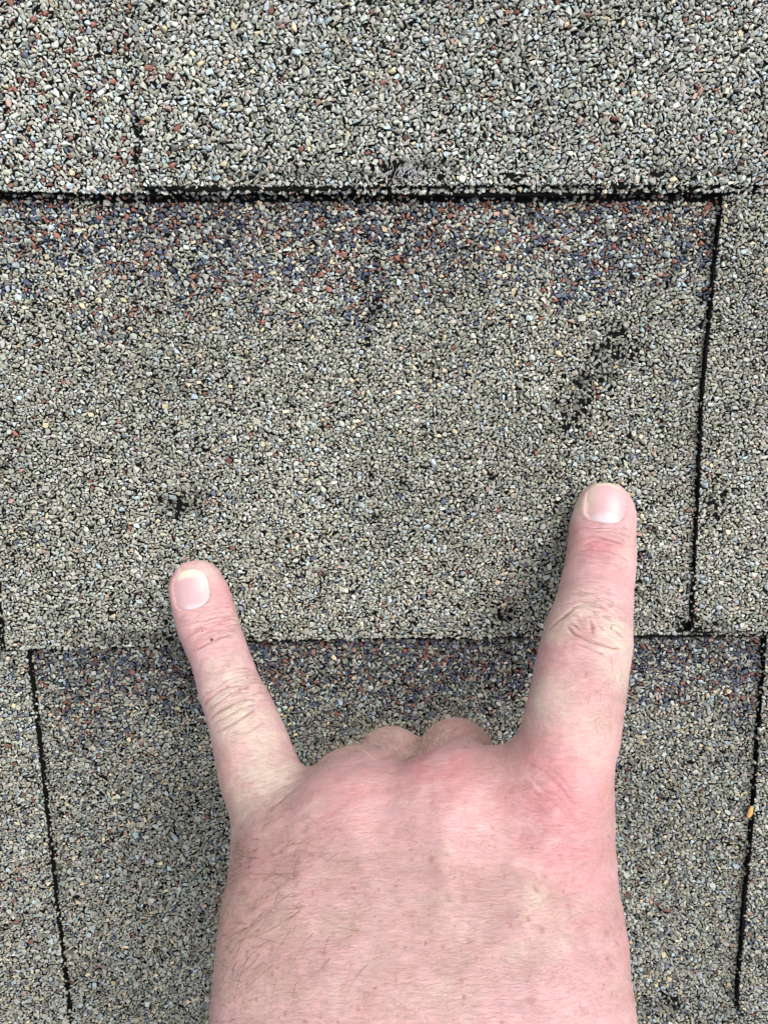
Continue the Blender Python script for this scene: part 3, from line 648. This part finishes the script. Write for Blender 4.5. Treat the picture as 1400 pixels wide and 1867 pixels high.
def mat_skin():
    m, n, l, b = new_mat('skin')
    at = n.new('ShaderNodeAttribute'); at.attribute_name = 'tint'
    fr = n.new('ShaderNodeAttribute'); fr.attribute_name = 'freckle'
    tc = n.new('ShaderNodeTexCoord')
    def mth(op, a, bb=0.0, c=0.0):
        q = n.new('ShaderNodeMath'); q.operation = op
        for i, v in enumerate((a, bb, c)):
            if isinstance(v, (int, float)): q.inputs[i].default_value = v
            else: l.new(v, q.inputs[i])
        return q.outputs[0]
    def rng_(v, a, bb, c, d):
        q = n.new('ShaderNodeMapRange'); q.inputs[1].default_value = a; q.inputs[2].default_value = bb; q.inputs[3].default_value = c; q.inputs[4].default_value = d
        l.new(v, q.inputs[0]); return q.outputs[0]
    def noise(scale, detail=3, vec=None):
        q = n.new('ShaderNodeTexNoise'); q.inputs['Scale'].default_value = scale; q.inputs['Detail'].default_value = detail
        l.new(vec or tc.outputs['Object'], q.inputs['Vector']); return q
    # wobble the freckle lattice so spots are not round
    wob = noise(700, 2); vm = n.new('ShaderNodeVectorMath'); vm.operation = 'MULTIPLY_ADD'; vm.inputs[1].default_value = (.0014,)*3
    l.new(wob.outputs['Color'], vm.inputs[0]); l.new(tc.outputs['Object'], vm.inputs[2])
    fsum = None
    for sc_, thr, rad in ((300, .55, .20), (620, .45, .24), (1100, .5, .26)):
        vo = n.new('ShaderNodeTexVoronoi'); vo.inputs['Scale'].default_value = sc_; l.new(vm.outputs[0], vo.inputs['Vector'])
        sp = n.new('ShaderNodeSeparateColor'); l.new(vo.outputs['Color'], sp.inputs[0])
        on = rng_(sp.outputs[0], thr, 1.0, 0.0, 1.0)
        spot = rng_(vo.outputs['Distance'], rad*.35, rad*1.5, 1.0, 0.0)
        f = mth('MULTIPLY', mth('MULTIPLY', on, spot), rng_(sp.outputs[1], 0, 1, .25, 1.0))
        fsum = f if fsum is None else mth('MAXIMUM', fsum, f)
    fsum = mth('MULTIPLY', fsum, fr.outputs['Fac']); fsum = mth('MULTIPLY', fsum, 1.0)
    mx = n.new('ShaderNodeMix'); mx.data_type = 'RGBA'; mx.blend_type = 'MULTIPLY'; mx.inputs[7].default_value = (.64, .48, .39, 1)
    l.new(fsum, mx.inputs[0]); l.new(at.outputs['Color'], mx.inputs[6])
    # faint fine streaks and mottling
    mp = n.new('ShaderNodeMapping'); mp.inputs['Scale'].default_value = (.30, 1.3, 1.3); l.new(tc.outputs['Object'], mp.inputs[0])
    n2 = noise(1400, 4, mp.outputs[0]); k = rng_(n2.outputs[0], .3, .7, .90, 1.09)
    n3 = noise(420, 3); k2 = rng_(n3.outputs[0], .3, .7, .92, 1.07)
    sc2 = n.new('ShaderNodeVectorMath'); sc2.operation = 'SCALE'; l.new(mx.outputs[2], sc2.inputs[0]); l.new(mth('MULTIPLY', k, k2), sc2.inputs['Scale'])
    # fine crossing lines of the skin
    xl = None
    for rz, sd in ((.65, 3.0), (-.55, 9.0)):
        mq = n.new('ShaderNodeMapping'); mq.inputs['Rotation'].default_value = (0, 0, rz); mq.inputs['Location'].default_value = (sd, 0, 0); mq.inputs['Scale'].default_value = (.22, 1.0, .7); l.new(tc.outputs['Object'], mq.inputs[0])
        nq = noise(900, 1.5, mq.outputs[0]); q_ = rng_(mth('ABSOLUTE', mth('SUBTRACT', nq.outputs[0], .5)), 0, .03, 1.0, 0.0); xl = q_ if xl is None else mth('MAXIMUM', xl, q_)
    mxl = n.new('ShaderNodeMix'); mxl.data_type = 'RGBA'; mxl.blend_type = 'MULTIPLY'; mxl.inputs[7].default_value = (.84, .74, .72, 1)
    l.new(mth('MULTIPLY', xl, .26), mxl.inputs[0]); l.new(sc2.outputs[0], mxl.inputs[6])
    # transverse joint wrinkles
    wr = n.new('ShaderNodeAttribute'); wr.attribute_name = 'wrinkle'; fcn = n.new('ShaderNodeAttribute'); fcn.attribute_name = 'finger_co'
    mpw = n.new('ShaderNodeMapping'); mpw.inputs['Scale'].default_value = (.13, .75, 1); l.new(fcn.outputs['Vector'], mpw.inputs[0])
    nw = noise(1.0, 2.5, mpw.outputs[0]); vall = rng_(mth('ABSOLUTE', mth('SUBTRACT', nw.outputs[0], .5)), 0, .035, 1.0, 0.0)
    wline = mth('MULTIPLY', vall, wr.outputs['Fac'])
    mw = n.new('ShaderNodeMix'); mw.data_type = 'RGBA'; mw.blend_type = 'MULTIPLY'; mw.inputs[7].default_value = (.72, .52, .50, 1)
    l.new(mth('MULTIPLY', wline, .55), mw.inputs[0]); l.new(mxl.outputs[2], mw.inputs[6])
    # three specks of dirt on the little finger
    col_out = mw.outputs[2]
    for p, r_ in ((SPECKS[0], .00042), (SPECKS[1], .00022), (SPECKS[2], .0002)):
        vd = n.new('ShaderNodeVectorMath'); vd.operation = 'DISTANCE'; vd.inputs[1].default_value = [c*MM for c in p]; l.new(tc.outputs['Object'], vd.inputs[0])
        mm = n.new('ShaderNodeMix'); mm.data_type = 'RGBA'; mm.inputs[7].default_value = (.03, .015, .015, 1)
        l.new(rng_(vd.outputs['Value'], r_*.8, r_*1.25, 1.0, 0.0), mm.inputs[0]); l.new(col_out, mm.inputs[6]); col_out = mm.outputs[2]
    l.new(col_out, b.inputs['Base Color'])
    b.inputs['Roughness'].default_value = 0.46; b.inputs['Specular IOR Level'].default_value = 0.42
    b.inputs['Subsurface Weight'].default_value = 0.35; b.inputs['Subsurface Radius'].default_value = (1.0, .42, .26); b.inputs['Subsurface Scale'].default_value = 0.0022
    # relief: skin cells plus fine lines
    vo = n.new('ShaderNodeTexVoronoi'); vo.feature = 'DISTANCE_TO_EDGE'; vo.inputs['Scale'].default_value = 1900
    mp2 = n.new('ShaderNodeMapping'); mp2.inputs['Scale'].default_value = (.6, 1.2, 1.2); l.new(vm.outputs[0], mp2.inputs[0]); l.new(mp2.outputs[0], vo.inputs['Vector'])
    cell = rng_(vo.outputs['Distance'], 0, .12, 0, 1)
    hgt = mth('SUBTRACT', mth('MULTIPLY', cell, .32), mth('MULTIPLY', wline, 1.3)); hgt = mth('SUBTRACT', hgt, mth('MULTIPLY', xl, .38)); hgt = mth('ADD', hgt, mth('ADD', n2.outputs[0], mth('MULTIPLY', n3.outputs[0], 1.2)))
    bp = n.new('ShaderNodeBump'); bp.inputs['Strength'].default_value = 0.8; bp.inputs['Distance'].default_value = 0.00017
    l.new(hgt, bp.inputs['Height']); l.new(bp.outputs[0], b.inputs['Normal'])
    return m
M_SKIN = mat_skin()
hand = mesh_np('hand', V, Q, M_SKIN, None, col, True)
wa = hand.data.attributes.new('wrinkle', 'FLOAT', 'POINT'); wa.data.foreach_set('value', wrk.astype(np.float32))
ca = hand.data.attributes.new('finger_co', 'FLOAT_VECTOR', 'POINT'); ca.data.foreach_set('vector', fco.astype(np.float32).ravel())
fa = hand.data.attributes.new('freckle', 'FLOAT', 'POINT'); fa.data.foreach_set('value', freck.astype(np.float32))
hand['label'] = 'bare left hand on the shingles, index and little finger stretched out, others curled under'
hand['category'] = 'hand'

# ---- nails
def mat_nail():
    m, n, l, b = new_mat('fingernail')
    at = n.new('ShaderNodeAttribute'); at.attribute_name = 'tint'; l.new(at.outputs['Color'], b.inputs['Base Color'])
    b.inputs['Roughness'].default_value = .30; b.inputs['Specular IOR Level'].default_value = .38
    b.inputs['Subsurface Weight'].default_value = .3; b.inputs['Subsurface Radius'].default_value = (1, .5, .35); b.inputs['Subsurface Scale'].default_value = .0012
    return m
M_NAIL = mat_nail()
for ni, nl in enumerate(nails):
    ns, nt = 25, 31; S_ = np.linspace(-1, 1, ns); T_ = np.linspace(0.0, 1.04, nt)
    ss, tt = np.meshgrid(S_, T_, indexing='ij'); wd = nl.width(np.clip(tt, 0, 1.04))
    P0 = nl.b+nl.a*(tt*nl.len)[..., None]+nl.s*(ss*wd)[..., None]; P0 = P0.reshape(-1, 3)+nl.n*7
    dd = np.zeros(len(P0))
    for k in range(60): dd += np.clip(sdf(P0-nl.n*dd[:, None]), -2, 2)*.7
    hgt = (7-dd).reshape(ns, nt)
    hgt = np.clip(hgt, -4.5, 4)
    # a nail is straighter along its length and evenly arched across
    mid = hgt[ns//2]; lin = np.interp(T_, [0, 1.04], [mid[0], mid[-1]]); arch = (ss*wd)**2/(2*nl.hw*1.25)
    model = (.72*mid+.28*lin)[None]-arch
    H = .55*hgt+.45*model+.16
    H -= .30*np.exp(-tt/.05)+.22*np.abs(ss)**6
    top = nl.b+nl.a*(tt*nl.len)[..., None]+nl.s*(ss*wd)[..., None]+nl.n*H[..., None]; top = top.reshape(-1, 3)
    bot = top-nl.n*.45
    idx = np.arange(ns*nt).reshape(ns, nt); A = np.stack([idx[:-1, :-1], idx[1:, :-1], idx[1:, 1:], idx[:-1, 1:]], -1).reshape(-1, 4)
    B = A[:, ::-1]+ns*nt
    rim = np.concatenate([idx[:, 0], idx[-1, 1:], idx[::-1, -1][1:], idx[0, ::-1][1:]]); rim2 = rim+ns*nt
    R_ = np.stack([rim[:-1], rim2[:-1], rim2[1:], rim[1:]], 1)
    u_, t_ = ss.ravel(), tt.ravel()
    pink = np.array((.455, .285, .295)); lun_glare = np.array((.455, .375, .405)); free = np.array((.50, .43, .35)); pale = np.array((.49, .39, .32))
    c = np.tile(pink, (len(u_), 1))
    lu = np.clip((.30 if ni == 0 else .20)-t_-.16*u_**2, 0, .12)/.12; c = c*(1-lu[:, None])+lun_glare*lu[:, None]  # pale moon of the nail, with sky reflection painted into its tint
    side = np.clip((-u_-.35 if ni == 0 else np.abs(u_)-.55)/.4, 0, 1)*.8*np.clip(t_*2-.3, 0, 1); c = c*(1-side[:, None])+pale*side[:, None]
    fe = np.clip((t_-(.93 if ni == 0 else .80)+.10*u_**2)/.06, 0, 1); c = c*(1-fe[:, None])+free*fe[:, None]
    c *= (1+.05*value_noise(u_*nl.hw*1.0, t_*2, .8, 77)-.02)[:, None]
    o = mesh_np('fingernail', np.vstack([top, bot]), np.vstack([A, B, R_]), M_NAIL, hand, np.vstack([c, c]), True)
    o['label'] = ['short pale pink nail with a broad white moon at its base', 'rounded pink nail with a thin white free edge'][ni]

# ---- hair
def mat_hair():
    m, n, l, b = new_mat('body_hair')
    at = n.new('ShaderNodeAttribute'); at.attribute_name = 'tint'; l.new(at.outputs['Color'], b.inputs['Base Color']); b.inputs['Roughness'].default_value = .45
    return m
hr = np.random.default_rng(5)
N = normals(V, Q)
HV, HF, HC = [], [], []; hoff = 0
def strand(root, nrm, direc, L, r0, lift, curl, colr, decay):
    global hoff
    k = 6; t = direc-(direc@nrm)*nrm; t /= np.linalg.norm(t)+1e-9; sd = np.cross(nrm, t); p = root-nrm*.2; pts = [p]
    ang = lift
    for i in range(k):
        ang *= decay; tw = curl*(i+1)/k
        d = (t*math.cos(tw)+sd*math.sin(tw))*math.cos(ang)+nrm*math.sin(ang); p = p+d*L/k; pts.append(p)
    pts = np.array(pts); rad = r0*np.linspace(1, .35, k+1); base_ = hoff
    for i, q in enumerate(pts):
        for j in range(3):
            a = j*2.094; HV.append(q+(sd*math.cos(a)+nrm*math.sin(a))*rad[i])
    for i in range(k):
        for j in range(3): HF.append((base_+i*3+j, base_+i*3+(j+1) % 3, base_+i*3+3+(j+1) % 3, base_+i*3+3+j))
    HC.extend([colr]*(3*(k+1))); hoff += 3*(k+1)
def grow(center, radius, count, direc, L, r0, lift, curl, colr, spread=.4, cond=None):
    d2 = (((V-np.array(center))/np.array(radius))**2).sum(1); ok = (d2 < 1)
    if cond is not None: ok &= cond
    ii = np.where(ok)[0]
    if len(ii) == 0: return
    for i in hr.choice(ii, count):
        dv = np.array(direc, float)/np.linalg.norm(direc)+hr.normal(0, spread, 3)
        strand(V[i], N[i], dv, L*hr.uniform(.55, 1.3), r0*hr.uniform(.7, 1.2), lift*hr.uniform(.5, 1.4), hr.normal(0, curl), np.array(colr)*hr.uniform(.75, 1.25), .86 if lift > .95 else .72)
vis = (N[:, 1]*.55+N[:, 2]*.83) > -.15
for args in HAIR: grow(*args, cond=vis)
hair = mesh_np('hair', np.array(HV), np.array(HF), mat_hair(), hand, np.array(HC), True); hair['kind'] = 'stuff'

# ------------------------------------------------------------------ small things on the roof
# torn glass fibres where the edge of the upper tab has worn away
FV, FF = [], []
fr_ = np.random.default_rng(9)
for k in range(46):
    x = 7.0+fr_.normal(0, 4.0); y = 90.2+fr_.normal(0, .9); z = 4.9+fr_.uniform(-.5, .5); a = fr_.normal(1.0, .35); L = fr_.uniform(1.0, 2.8); r_ = .05
    p = np.array((x, y, z)); d = np.array((math.cos(a), math.sin(a), fr_.uniform(-.1, .25))); s = np.array((-math.sin(a), math.cos(a), 0)); b0 = len(FV)
    for i in range(5):
        q = p+d*L*i/4+s*.12*math.sin(i*1.3+k)
        for j in range(3): FV.append(q+(s*math.cos(j*2.094)+np.array((0, 0, 1))*math.sin(j*2.094))*r_)
    for i in range(4):
        for j in range(3): FF.append((b0+i*3+j, b0+i*3+(j+1) % 3, b0+i*3+3+(j+1) % 3, b0+i*3+3+j))
mf, fnn, fl, fb = new_mat('glass_fibre'); fb.inputs['Base Color'].default_value = (.62, .60, .64, 1); fb.inputs['Roughness'].default_value = .35
o = mesh_np('fibres', np.array(FV), np.array(FF), mf, course_obj['c1']); o['kind'] = 'stuff'
o['label'] = 'pale torn fibres at the worn lower edge'

# a tan chip stuck in the joint beside the lower right tab
bm = bmesh.new(); bmesh.ops.create_icosphere(bm, subdivisions=2, radius=1.0); cr_ = np.random.default_rng(3)
for v in bm.verts:
    v.co = Vector((v.co.x*.85, v.co.y*2.2*(1-.25*v.co.x), v.co.z*.7))*float(1+cr_.normal(0, .06))
    v.co *= MM
me = bpy.data.meshes.new('stone_chip'); bm.to_mesh(me); bm.free()
mc, cn, cl, cb = new_mat('tan_stone'); nzz = cn.new('ShaderNodeTexNoise'); nzz.inputs['Scale'].default_value = 900; cr2 = cn.new('ShaderNodeValToRGB')
cr2.color_ramp.elements[0].color = (.42, .20, .05, 1); cr2.color_ramp.elements[1].color = (.72, .46, .18, 1)
tcc = cn.new('ShaderNodeTexCoord'); cl.new(tcc.outputs['Object'], nzz.inputs['Vector']); cl.new(nzz.outputs[0], cr2.inputs[0]); cl.new(cr2.outputs[0], cb.inputs['Base Color']); cb.inputs['Roughness'].default_value = .55
me.materials.append(mc); chip = link(bpy.data.objects.new('stone_chip', me)); chip.location = (112.2*MM, -93.0*MM, 2.9*MM); chip.rotation_euler = (0.1, 0.2, -.12)
chip['label'] = 'small orange-tan chip wedged in the joint beside the lower right shingle tab'; chip['category'] = 'chip'
